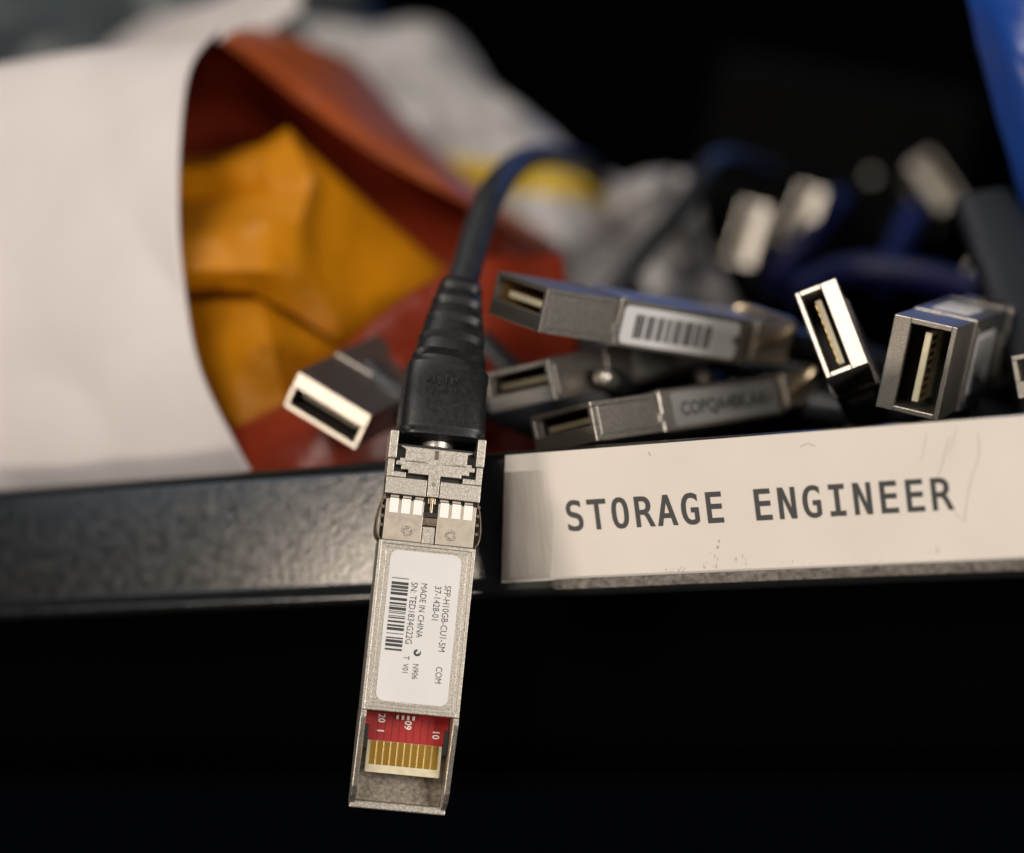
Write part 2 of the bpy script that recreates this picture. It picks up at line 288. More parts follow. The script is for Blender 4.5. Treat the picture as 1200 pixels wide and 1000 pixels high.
# label card on the lip
card_y = -.32
cp = [onlip(*p, card_y) for p in ((592, 534), (588, 684), (1235, 653), (1235, 484))]
bm = bmesh.new()
prism(bm, [(p.x, p.z) for p in cp], card_y, -.05, axis='y')
card = build('label_card', bm, MT['card'])
tag(card, 'long off white paper label reading STORAGE ENGINEER stuck to the black tray lip', 'label')
GL = {'S':([(0.286,0.539),(0.31,0.534),(0.334,0.527),(0.369,0.514),(0.369,0.401),(0.323,0.428),(0.303,0.438),(0.283,0.446),(0.263,0.451),(0.243,0.454),(0.223,0.455),(0.195,0.453),(0.173,0.446),(0.155,0.436),(0.143,0.422),(0.135,0.406),(0.133,0.386),(0.134,0.369),(0.139,0.356),(0.147,0.346),(0.159,0.337),(0.18,0.328),(0.21,0.32),(0.247,0.312),(0.293,0.298),(0.332,0.278),(0.362,0.253),(0.383,0.222),(0.395,0.185),(0.399,0.142),(0.394,0.092),(0.377,0.05),(0.348,0.016),(0.308,-0.008),(0.26,-0.023),(0.203,-0.027),(0.177,-0.026),(0.151,-0.023),(0.126,-0.019),(0.1,-0.013),(0.074,-0.004),(0.038,0.01),(0.038,0.126),(0.089,0.096),(0.113,0.084),(0.136,0.075),(0.158,0.069),(0.18,0.065),(0.202,0.064),(0.232,0.066),(0.256,0.073),(0.275,0.084),(0.288,0.098),(0.295,0.116),(0.298,0.138),(0.296,0.158),(0.291,0.173),(0.282,0.185),(0.269,0.195),(0.248,0.204),(0.22,0.212),(0.182,0.221),(0.136,0.234),(0.098,0.252),(0.069,0.275),(0.048,0.303),(0.035,0.337),(0.031,0.376),(0.037,0.423),(0.055,0.465),(0.084,0.5),(0.122,0.526),(0.168,0.541),(0.219,0.546),(0.241,0.545),(0.263,0.543)],[(72,74,73),(72,75,74),(72,0,75),(71,0,72),(71,1,0),(71,2,1),(71,3,2),(70,3,71),(70,7,3),(7,6,3),(6,5,3),(5,4,3),(69,9,70),(9,8,70),(8,7,70),(68,11,69),(11,10,69),(10,9,69),(68,12,11),(68,13,12),(68,14,13),(67,14,68),(67,15,14),(67,16,15),(67,17,16),(66,17,67),(66,18,17),(66,19,18),(66,20,19),(66,21,20),(65,21,66),(65,22,21),(65,23,22),(65,24,23),(64,24,65),(64,25,24),(64,26,25),(63,26,64),(63,27,26),(62,27,63),(61,27,62),(61,28,27),(60,28,61),(59,28,60),(58,28,59),(57,28,58),(56,28,57),(56,29,28),(55,29,56),(54,29,55),(54,30,29),(53,30,54),(41,43,42),(52,30,53),(51,30,52),(41,44,43),(51,31,30),(50,31,51),(41,45,44),(41,46,45),(49,31,50),(41,47,46),(48,31,49),(41,48,47),(41,31,48),(41,32,31),(41,33,32),(40,33,41),(39,33,40),(39,34,33),(38,34,39),(37,34,38),(37,35,34),(36,35,37)]),'T':([(-0.001,0.444),(-0.001,0.537),(0.43,0.537),(0.43,0.444),(0.267,0.444),(0.267,-0.017),(0.163,-0.017),(0.163,0.444)],[(0,2,1),(0,3,2),(7,3,0),(6,4,7),(4,3,7),(6,5,4)]),'O':([(0.276,0.104),(0.288,0.14),(0.296,0.192),(0.298,0.259),(0.296,0.327),(0.288,0.379),(0.276,0.415),(0.261,0.438),(0.241,0.45),(0.214,0.455),(0.189,0.451),(0.169,0.438),(0.153,0.415),(0.141,0.379),(0.134,0.327),(0.131,0.259),(0.134,0.192),(0.141,0.14),(0.153,0.104),(0.169,0.081),(0.189,0.069),(0.214,0.064),(0.241,0.069),(0.261,0.081),(0.36,0.472),(0.386,0.415),(0.401,0.345),(0.406,0.259),(0.401,0.174),(0.386,0.104),(0.36,0.047),(0.322,0.006),(0.273,-0.019),(0.214,-0.027),(0.156,-0.019),(0.107,0.006),(0.069,0.047),(0.044,0.103),(0.029,0.174),(0.024,0.259),(0.029,0.345),(0.044,0.415),(0.069,0.472),(0.107,0.513),(0.156,0.538),(0.214,0.546),(0.273,0.538),(0.322,0.513)],[(44,46,45),(44,47,46),(43,47,44),(43,24,47),(42,24,43),(42,9,24),(9,8,24),(8,25,24),(41,10,42),(10,9,42),(41,11,10),(7,25,8),(41,12,11),(6,25,7),(6,26,25),(40,12,41),(40,13,12),(5,26,6),(40,14,13),(4,26,5),(4,27,26),(39,14,40),(39,15,14),(3,27,4),(38,15,39),(38,16,15),(2,27,3),(2,28,27),(38,17,16),(1,28,2),(1,29,28),(37,17,38),(37,18,17),(0,29,1),(37,19,18),(0,30,29),(23,30,0),(36,19,37),(36,20,19),(22,30,23),(36,21,20),(21,30,22),(36,30,21),(36,31,30),(35,31,36),(35,32,31),(34,32,35),(34,33,32)]),'R':([(0.356,0.274),(0.332,0.252),(0.302,0.237),(0.324,0.243),(0.289,0.255),(0.307,0.245),(0.323,0.231),(0.339,0.212),(0.355,0.185),(0.374,0.15),(0.457,-0.017),(0.343,-0.017),(0.277,0.124),(0.26,0.156),(0.245,0.178),(0.233,0.19),(0.221,0.197),(0.206,0.201),(0.187,0.203),(0.137,0.203),(0.137,-0.017),(0.033,-0.017),(0.033,0.537),(0.195,0.537),(0.25,0.532),(0.298,0.518),(0.337,0.494),(0.366,0.461),(0.383,0.419),(0.389,0.37),(0.385,0.334),(0.374,0.302),(0.194,0.445),(0.137,0.445),(0.137,0.295),(0.197,0.295),(0.225,0.297),(0.246,0.303),(0.261,0.313),(0.271,0.326),(0.278,0.345),(0.28,0.369),(0.278,0.393),(0.271,0.411),(0.259,0.425),(0.244,0.436),(0.222,0.443)],[(21,33,22),(33,23,22),(33,24,23),(33,25,24),(33,26,25),(33,27,26),(33,32,27),(32,46,27),(46,28,27),(21,34,33),(45,28,46),(44,28,45),(43,28,44),(43,29,28),(42,29,43),(41,29,42),(41,30,29),(40,30,41),(39,30,40),(39,31,30),(38,31,39),(37,31,38),(36,31,37),(36,0,31),(35,0,36),(21,19,34),(19,35,34),(19,4,35),(4,0,35),(4,1,0),(19,5,4),(3,1,4),(2,3,1),(19,6,5),(19,7,6),(19,18,7),(18,17,7),(17,8,7),(21,20,19),(16,8,17),(15,8,16),(14,8,15),(14,9,8),(13,9,14),(12,9,13),(12,10,9),(11,10,12)]),'A':([(0.266,0.209),(0.214,0.395),(0.163,0.209),(-0.01,-0.017),(0.159,0.537),(0.27,0.537),(0.439,-0.017),(0.331,-0.017),(0.293,0.118),(0.136,0.118),(0.099,-0.017)],[(3,5,4),(3,1,5),(1,6,5),(3,2,1),(0,6,1),(3,9,2),(9,0,2),(9,8,0),(8,6,0),(3,10,9),(7,6,8)]),'G':([(0.401,0.284),(0.401,0.035),(0.375,0.013),(0.352,-0.001),(0.327,-0.013),(0.301,-0.021),(0.273,-0.026),(0.244,-0.027),(0.179,-0.019),(0.122,0.007),(0.077,0.05),(0.044,0.108),(0.025,0.178),(0.018,0.259),(0.025,0.341),(0.044,0.411),(0.078,0.469),(0.124,0.512),(0.18,0.538),(0.245,0.546),(0.269,0.545),(0.292,0.542),(0.314,0.536),(0.335,0.528),(0.356,0.518),(0.384,0.502),(0.384,0.383),(0.337,0.423),(0.32,0.435),(0.302,0.444),(0.284,0.45),(0.266,0.454),(0.247,0.455),(0.209,0.45),(0.18,0.435),(0.158,0.41),(0.14,0.372),(0.13,0.322),(0.126,0.259),(0.13,0.196),(0.14,0.145),(0.157,0.108),(0.179,0.084),(0.208,0.069),(0.245,0.064),(0.258,0.065),(0.27,0.066),(0.28,0.069),(0.29,0.072),(0.298,0.077),(0.3,0.078),(0.3,0.192),(0.225,0.192),(0.225,0.284)],[(18,20,19),(18,21,20),(18,22,21),(17,22,18),(17,23,22),(17,24,23),(17,25,24),(16,25,17),(16,31,25),(31,30,25),(30,29,25),(29,28,25),(28,27,25),(27,26,25),(15,33,16),(33,32,16),(32,31,16),(15,34,33),(15,35,34),(14,35,15),(14,36,35),(14,37,36),(13,37,14),(13,38,37),(52,0,53),(52,51,0),(51,1,0),(12,38,13),(12,39,38),(12,40,39),(50,1,51),(11,40,12),(11,41,40),(11,42,41),(10,42,11),(10,43,42),(49,1,50),(48,1,49),(47,1,48),(10,44,43),(46,1,47),(45,1,46),(44,1,45),(10,1,44),(9,1,10),(9,2,1),(9,3,2),(8,3,9),(8,4,3),(8,5,4),(7,5,8),(7,6,5)]),'E':([(0.052,-0.017),(0.052,0.537),(0.394,0.537),(0.394,0.444),(0.156,0.444),(0.156,0.324),(0.384,0.324),(0.384,0.231),(0.156,0.231),(0.156,0.076),(0.401,0.076),(0.401,-0.017)],[(0,4,1),(4,2,1),(4,3,2),(0,5,4),(0,8,5),(8,6,5),(8,7,6),(0,9,8),(0,10,9),(0,11,10)]),'N':([(0.031,-0.017),(0.031,0.537),(0.149,0.537),(0.296,0.178),(0.296,0.537),(0.398,0.537),(0.398,-0.017),(0.28,-0.017),(0.133,0.342),(0.133,-0.017)],[(0,2,1),(0,8,2),(8,3,2),(3,5,4),(3,6,5),(0,9,8),(7,3,8),(7,6,3)]),'I':([(0.053,0.444),(0.053,0.537),(0.376,0.537),(0.376,0.444),(0.267,0.444),(0.267,0.076),(0.376,0.076),(0.376,-0.017),(0.053,-0.017),(0.053,0.076),(0.162,0.076),(0.162,0.444)],[(0,2,1),(0,3,2),(11,3,0),(10,4,11),(4,3,11),(10,5,4),(8,10,9),(8,5,10),(8,6,5),(8,7,6)])}
b0 = onlip(668, 621.5, card_y-.03); b1 = onlip(1116, 596.5, card_y-.03)
ux = Vector((b1.x-b0.x, 0, b1.z-b0.z)); W_ = ux.length; ux.normalize(); uz = Vector((-ux.z, 0, ux.x))
adv = .602; body_ = 'STORAGE ENGINEER'
cap = (onlip(670, 587.5, card_y).z-b0.z)
sx = W_/(15*adv+.44-.042); sz = cap/.526
bm = bmesh.new()
for i, ch in enumerate(body_):
    if ch == ' ': continue
    vs, fs = GL[ch]
    vv = [bm.verts.new(b0+ux*(((x-.215)*1.17+.215-.042+i*adv)*sx)+uz*(y*sz)) for x, y in vs]
    for f in fs: bm.faces.new([vv[k] for k in f])
lt = build('lettering', bm, MT['ink'], card)
# clear tape over the left end of the card, its edges catching the light
rows = []
for (ya, yb) in ((555, 556), (590, 592), (630, 632), (672, 675)):
    pass
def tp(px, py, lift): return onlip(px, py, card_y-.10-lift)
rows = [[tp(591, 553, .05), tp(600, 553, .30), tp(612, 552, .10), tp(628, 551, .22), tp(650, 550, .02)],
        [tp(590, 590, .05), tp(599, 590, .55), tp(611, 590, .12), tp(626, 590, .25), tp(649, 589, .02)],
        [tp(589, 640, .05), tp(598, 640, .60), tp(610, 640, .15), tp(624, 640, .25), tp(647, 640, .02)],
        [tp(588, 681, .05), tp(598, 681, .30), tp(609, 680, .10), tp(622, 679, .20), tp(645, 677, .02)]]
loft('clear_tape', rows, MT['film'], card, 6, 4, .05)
# scratches and scuffs on the card
bm = bmesh.new()
def scratch(pts, wd):
    P = spline([onlip(x, y, card_y-.03) for x, y in pts], 5)
    for i in range(len(P)-1):
        d = (P[i+1]-P[i]).normalized(); nn = Vector((-d.z, 0, d.x))*wd
        a = [bm.verts.new(q) for q in (P[i]-nn, P[i]+nn, P[i+1]+nn, P[i+1]-nn)]; bm.faces.new(a)
for pts, wd in (([(1146, 508), (1147, 535), (1136, 570), (1130, 612)], .035), ([(1112, 513), (1104, 545), (1098, 560)], .04),
                ([(1121, 500), (1112, 535)], .03), ([(1086, 508), (1080, 540)], .025), ([(938, 524), (946, 520), (955, 523)], .06),
                ([(760, 530), (762, 534)], .10), ([(1130, 612), (1124, 606), (1118, 600)], .03), ([(842, 640), (840, 643)], .16), ([(843, 633), (842, 636)], .13)):
    scratch(pts, wd)
build('scratch', bm, mat('grey_scratch', (.42,.38,.34), 0, .6), card)
bm = bmesh.new(); rnd = random.Random(5)
for x, y, hh, ww, nn in ((833, 667, 20, 9, 12), (866, 663, 14, 9, 8), (790, 671, 6, 14, 8), (1095, 653, 8, 8, 5), (935, 662, 4, 20, 6), (1010, 659, 4, 24, 6), (640, 678, 5, 12, 4)):
    for k in range(nn):
        q = rnd.random(); px = x+rnd.uniform(-ww, ww); py = y-rnd.random()**2*hh; l = rnd.uniform(1.0, 5.5)
        a = onlip(px, py, card_y-.02); c = onlip(px+rnd.uniform(-.8, .8), py-l, card_y-.02); wd = rnd.uniform(.03, .12)
        v = [bm.verts.new(q) for q in (a+Vector((-wd*.4, 0, 0)), a+Vector((wd*.5, 0, 0)), (a+c)/2+Vector((wd, 0, 0)), c, (a+c)/2+Vector((-wd, 0, 0)))]; bm.faces.new(v)
build('scuff', bm, mat('grey_scuff', (.50,.455,.41), 0, .7), card)

# ------------------------------------------------------------------ hero: metal plug module hanging over the lip
yd = (CR*math.sin(math.radians(5.6))+CU*math.cos(math.radians(5.6))*1.0-(-CF)*.14).normalized()
zd = (CR*.12+CU*.12+(-CF)).normalized(); zd = (zd-yd*zd.dot(yd)).normalized(); xd = yd.cross(zd)
T0 = at(513.5, 519, 291.8)                       # middle of the top end, front surface
o0 = T0 - yd*54.5 - zd*4.25
YS = .932
o0 = T0 - yd*54.5*YS - zd*4.25
hero = empty('plug_module', frame(o0, xd, yd*YS, zd), 'long metal network plug with red and gold circuit board end hanging over the black lip', 'network plug')
def vbox(bm, x0, x1, v0, v1, z0, z1, bev=0.0): box(bm, x0, x1, 54.5-v1, 54.5-v0, z0, z1, bev)
# main shell with its label bed
bm = bmesh.new()
box(bm, -6.7, 6.7, 14.3, 39.3, .9, 4.02, .12)
box(bm, -6.7, -5.9, 14.3, 39.3, -4.2, .9); box(bm, 5.9, 6.7, 14.3, 39.3, -4.2, .9); box(bm, -5.9, 5.9, 22, 39.3, -4.2, .9)
for a in ((-6.72, -6.25, 14.28, 39.32), (6.25, 6.72, 14.28, 39.32), (-6.25, 6.25, 14.28, 14.85), (-6.25, 6.25, 38.75, 39.32)):
    box(bm, *a, 3.9, 4.20, .1)
for a in ((-5.75, -5.55, 15.5, 38.2), (5.55, 5.75, 15.5, 38.2), (-5.55, 5.55, 15.3, 15.5), (-5.55, 5.55, 38.2, 38.4)):
    box(bm, *a, 3.95, 4.07, .05)
build('shell', bm, MT['satin'], hero)
# nose: floor, end bar, sloping side walls
bm = bmesh.new()
box(bm, -6.7, 6.7, -.25, .9, -4.25, -1.9, .18)
for s in (-1, 1):
    a, b = (5.95, 6.75) if s > 0 else (-6.75, -5.95)
    prism(bm, [(.2, -4.25), (14.25, -4.25), (14.25, 4.25), (13.2, 4.2), (3.0, 1.2), (1.6, .2), (.2, -2.4)], a, b, .14, axis='x')
build('nose_frame', bm, MT['satin'], hero)
bm = bmesh.new(); box(bm, -5.9, 5.9, .95, 22, -4.25, -3.4); build('nose_floor', bm, MT['floor'], hero)
bm = bmesh.new(); box(bm, -5.9, 5.9, 20.5, 21.9, -3.3, .85); build('cavity_back', bm, MT['dark'], hero)
# circuit board
bm = bmesh.new()
prism(bm, [(-5.2, 5.2), (5.2, 5.2), (5.2, 10.4), (5.85, 10.4), (5.85, 20), (-5.85, 20), (-5.85, 10.4), (-5.2, 10.4)], -1.1, -.1, .08)
pcb = build('circuit_board', bm, MT['pcbcream'], hero)
bm = bmesh.new(); prism(bm, [(-5.2, 9.9), (5.2, 9.9), (5.2, 10.42), (5.82, 10.42), (5.82, 20), (-5.82, 20), (-5.82, 10.42), (-5.2, 10.42)], -.09, -.03)
build('red_mask', bm, MT['pcbred'], pcb)
bm = bmesh.new(); box(bm, -.41, .41, 6.4, 9.85, -.09, .0, .03)
g0 = build('gold_contact', bm, MT['gold'], pcb)
for k in range(10):
    g = g0 if k == 0 else g0.copy()
    if k: COL.objects.link(g); g.parent = pcb
    g.location.x = (-4.3+k*8.6/9)*S
bm = bmesh.new()
for s in (-1, 1):
    box(bm, *sorted((s*5.25, s*5.9)), 8.6, 12.2, -2.2, .5, .08)
build('slot_shade', bm, MT['dark'], hero)  # black blocks standing in for the shade inside the side slots
bm = bmesh.new()
for k in range(9):
    x = -4+k; box(bm, x-.06, x+.06, 10.2, 13.6, -.03, -.012)
build('circuit_trace', bm, mat('dark_red_trace', (.22,.008,.008), 0, .4), pcb)
def rt(x, y, z): return Matrix(((0, 1, 0, x), (-1, 0, 0, y), (0, 0, 1, z), (0, 0, 0, 1)))     # reads downward
for t_, x, y in (('20', -4.0, 13.9), ('1', -4.0, 11.7), ('09', -.3, 13.2), ('10', 3.7, 12.2)):
    text(t_, 1.35, MT['silk'], pcb, rt(x, y, .005), 'board_mark', bold=.02)
bm = bmesh.new()
for k in range(4): box(bm, -1.6+k*.75, -1.25+k*.75, 13.3, 13.9, -.02, .25)
build('solder_pad', bm, MT['silk'], pcb)
# label on the shell
bm = bmesh.new(); prism(bm, rrect(-4.95, 4.95, 15.75, 38.0, 1.15), 4.03, 4.11)
lab = build('label', bm, MT['white'], hero); lab['label'] = 'white rounded sticker with barcode and small black print'
ZT = 4.125
for t_, x, y, sz_ in (('SFP-H10GB-CU1-5M', 2.95, 33.5, 1.30), ('37-1428-01', 1.62, 33.3, 1.30), ('COM', 2.9, 21.5, 1.25),
                      ('MADE IN CHINA', -.3, 33.5, 1.24), ('SN: TED1834G22G', -1.68, 33.5, 1.30), ('N906', -.3, 21.6, 1.15), ('T  V01', -1.68, 22.6, 1.1)):
    text(t_, sz_, MT['ink'], lab, rt(x, y, ZT), 'print', xs=.88)
bm = bmesh.new()
yy = 33.9; rnd = random.Random(3)
while yy > 22.6:
    wd = rnd.choice((.12, .12, .2, .28, .42)); 
    if wd > .25 or rnd.random() < .8: 
        f = [bm.verts.new(q) for q in ((-4.4, yy, ZT), (-2.05, yy, ZT), (-2.05, yy-wd, ZT), (-4.4, yy-wd, ZT))]; bm.faces.new(f)
    yy -= wd+rnd.choice((.12, .16, .3))
build('barcode', bm, MT['ink'], lab)
bm = bmesh.new(); disc(bm, .1, 23.2, .52, ZT-.005, ZT+.002, 18); rg = build('round_mark', bm, MT['ink'], lab)
bm = bmesh.new(); disc(bm, .1, 23.2, .20, ZT+.002, ZT+.006, 12); box(bm, .1, .45, 23.15, 23.7, ZT+.002, ZT+.006); build('round_mark_centre', bm, MT['white'], rg)
# latch section
bm = bmesh.new(); vbox(bm, -6.45, 6.45, .6, 15.2, -4.2, 3.1); build('latch_base', bm, MT['dark'], hero)  # shade of the latch gaps put into the black base colour
bm = bmesh.new()
for s in (-1, 1):
    vbox(bm, *sorted((s*5.55, s*6.7)), -1.2, 3.0, -3.0, 4.3, .12)
    vbox(bm, *sorted((s*5.75, s*6.62)), 3.05, 5.7, -3.0, 4.0, .08)
    vbox(bm, *sorted((s*4.0, s*5.72)), 4.9, 5.7, 2.9, 3.95, .06)
    vbox(bm, *sorted((s*.95, s*6.62)), 5.75, 8.25, 2.9, 4.0, .08)
build('latch_frame', bm, MT['satin'], hero)
bm = bmesh.new()
prism(bm, [(-5.1, 53.5), (5.1, 53.5), (4.3, 53.0), (4.3, 51.7), (5.0, 51.7), (5.0, 51.3), (5.45, 51.3), (5.45, 50.6), (4.75, 50.6), (4.75, 50.0), (3.7, 50.0), (3.7, 49.5), (.8, 49.5), (.8, 46.3), (-.8, 46.3),
           (-.8, 49.5), (-3.7, 49.5), (-3.7, 50.0), (-4.75, 50.0), (-4.75, 50.6), (-5.45, 50.6), (-5.45, 51.3), (-5.0, 51.3), (-5.0, 51.7), (-4.3, 51.7), (-4.3, 53.0)], 3.3, 4.12, .07)
cross = build('latch_plate', bm, MT['satin'], hero)
bm = bmesh.new()
for s in (-1, 1): box(bm, *sorted((s*1.05, s*4.3)), 51.25, 51.5, 4.08, 4.32, .06)
build('ridge', bm, MT['nickel_fine'], cross)
bm = bmesh.new(); box(bm, -.28, .28, 51.9, 53.3, 4.08, 4.15); disc(bm, 0, 48.2, .28, 4.08, 4.14); build('slot', bm, MT['inner'], cross)
bm = bmesh.new(); disc(bm, 0, 48.2, .15, 4.14, 4.2); build('rivet', bm, MT['nickel_fine'], cross)
bm = bmesh.new()
for s in (-1, 1):
    vbox(bm, *sorted((s*1.0, s*6.3)), 9.0, 15.1, 3.0, 3.82, .06)
    for k in range(3): vbox(bm, *sorted((s*(1.15+k*1.72), s*(2.3+k*1.72))), 8.4, 8.75, 3.0, 3.7, .05)
pl = build('spring_plate', bm, MT['plate'], hero)
bm = bmesh.new(); box(bm, -.62, .62, -1.1, 1.1, 0, .14, .04); f0 = None
for s in (-1, 1):
    for k in range(3):
        if f0 is None: f0 = build('spring_finger', bm, MT['finger'], pl); q = f0
        else: q = f0.copy(); COL.objects.link(q); q.parent = pl
        q.location = (s*(1.85+k*1.66)*S, (54.5-9.95)*S, 3.80*S)
for s in (-1, 1):
    bm = bmesh.new(); ring = []
    for k in range(28):
        a = 2*math.pi*k/28
        ring.append([bm.verts.new((s*3.05+r*math.cos(a), 40.9+r*math.sin(a), z)) for r, z in ((.78, 3.83), (.68, 3.98), (.52, 3.98), (.40, 3.84))])
    for k in range(28):
        for j in range(3): bm.faces.new((ring[k][j], ring[(k+1) % 28][j], ring[(k+1) % 28][j+1], ring[k][j+1]))
    dm = build('dimple', bm, MT['nickel_fine'], pl, True)
    bm = bmesh.new(); disc(bm, s*3.05, 40.9, .40, 3.825, 3.845); build('dimple_centre', bm, MT['inner'], dm) if False else bm.free()
bm = bmesh.new(); vbox(bm, -.85, .85, 12.6, 15.1, 3.1, 3.5, .05); build('channel_strip', bm, MT['satin'], hero)
bm = bmesh.new(); vbox(bm, -.16, .16, 8.3, 10.6, 3.3, 3.9, .06); vbox(bm, -.5, .5, 8.3, 9.2, 3.1, 3.55, .06); build('latch_pin', bm, MT['goldwire'], hero)
bm = bmesh.new(); vbox(bm, -.95, .95, 10.5, 11.2, 3.1, 3.95, .05); build('latch_hook', bm, MT['dark'], hero)
bm = bmesh.new(); vbox(bm, -.95, .95, 11.25, 12.45, 3.1, 3.8, .08); vbox(bm, -.75, -.1, 11.9, 12.2, 3.8, 3.95, .04); vbox(bm, .2, .8, 11.9, 12.2, 3.8, 3.95, .04); build('hook_block', bm, MT['inner'], hero)
for s in (-1, 1):
    bm = bmesh.new(); pts = [(0, 46.4), (.5, 44.5), (.8, 42.2), (.7, 40.4), (.2, 39.5)]
    P = [cr([Vector((a, b, 0)) for a, b in pts], k/5) for k in range(21)]
    for (z0, z1) in ((-3.6, -1.5), (-1.1, 1.0), (1.4, 3.3)):
        prism(bm, [(s*(6.5+p.x), p.y) for p in P]+[(s*(6.32+p.x), p.y) for p in reversed(P)], z0, z1)
    sp = build('side_spring', bm, MT['inner'], hero)
    bm = bmesh.new()
    for k in range(4): disc(bm, s*(6.62), 45.6-k*1.35, .26, 3.0, 3.45, 10)
    build('spring_dot', bm, MT['inner'], sp)
# boot and cable
bm = bmesh.new(); 
Pw = [T0-yd*.3-zd*4.0, at(515.5, 521, 295.4), at(519, 470, 297.8), at(524, 435, 301), at(531, 385, 308), at(539, 340, 317)]
inv = (Matrix.Translation(o0) @ frame(Vector((0,0,0)), xd, yd*YS, zd)).inverted()
def tl(p): return inv @ p
bpts = spline([tl(p) for p in Pw[1:]], 14); nb = len(bpts)
def bsec(i, s):
    hw = 6.2 - .2*s*3 if s < .42 else 5.85-(s-.42)*4.6; hh = 4.7 if s < .42 else 4.7-(s-.42)*2.9
    e = 5 if s < .42 else 3.2
    if s < .03: hw -= .35; hh -= .35
    if s > .48:
        ph = ((s-.48)/.52*5) % 1.0
        if ph < .36: hw -= .55; hh -= .85
    return hw, hh, e
boot = sweep('strain_relief', bpts, bsec, MT['rubber'], hero, ref=(1, 0, 0), seg=28)
bm = bmesh.new(); t0 = bpts[0]
prism(bm, [(2.4*math.cos(a*math.pi/10)+.1, 2.4*math.sin(a*math.pi/10)-.4) for a in range(20)], 54.0, 56.6, .25, axis='y')
build('collar', bm, MT['nickel_fine'], hero)
# raised emblem on the boot
e0 = tl(at(514, 466, 298.0)); ez = Vector((0, .25, 1)).normalized(); ey = Vector((0, 1, -.25)).normalized()
def ep(x, y, lift=4.72): return e0+Vector((1, 0, 0))*x+ey*y+ez*lift
bm = bmesh.new()
for x, hgt, y in ((-2.0, .9, 0), (-1.2, 1.6, .1), (-.4, 1.1, -.4), (.5, 1.7, .2), (1.3, 1.2, -.2), (2.0, .8, .2)):
    for yy_ in (-.9, .9):
        c_ = ep(x, y+yy_); mw = frame(c_, Vector((1, .25*math.copysign(1, yy_), 0)).normalized(), ey, ez)
        box(bm, -.2, .2, -hgt*.42, hgt*.42, -.2, .17, .06, mw)
build('emblem', bm, MT['rubber'], boot)
cpts = [tl(p) for p in (Pw[-1]-(Pw[-1]-Pw[-2]).normalized()*2, at(546, 318, 322), at(558, 275, 332), at(575, 230, 345), at(594, 203, 366), at(616, 186, 392), at(648, 183, 425), at(690, 200, 470), at(722, 250, 500), at(740, 330, 510))]
tube('cable', cpts, 2.45, MT['cable'], hero, 8, 16)

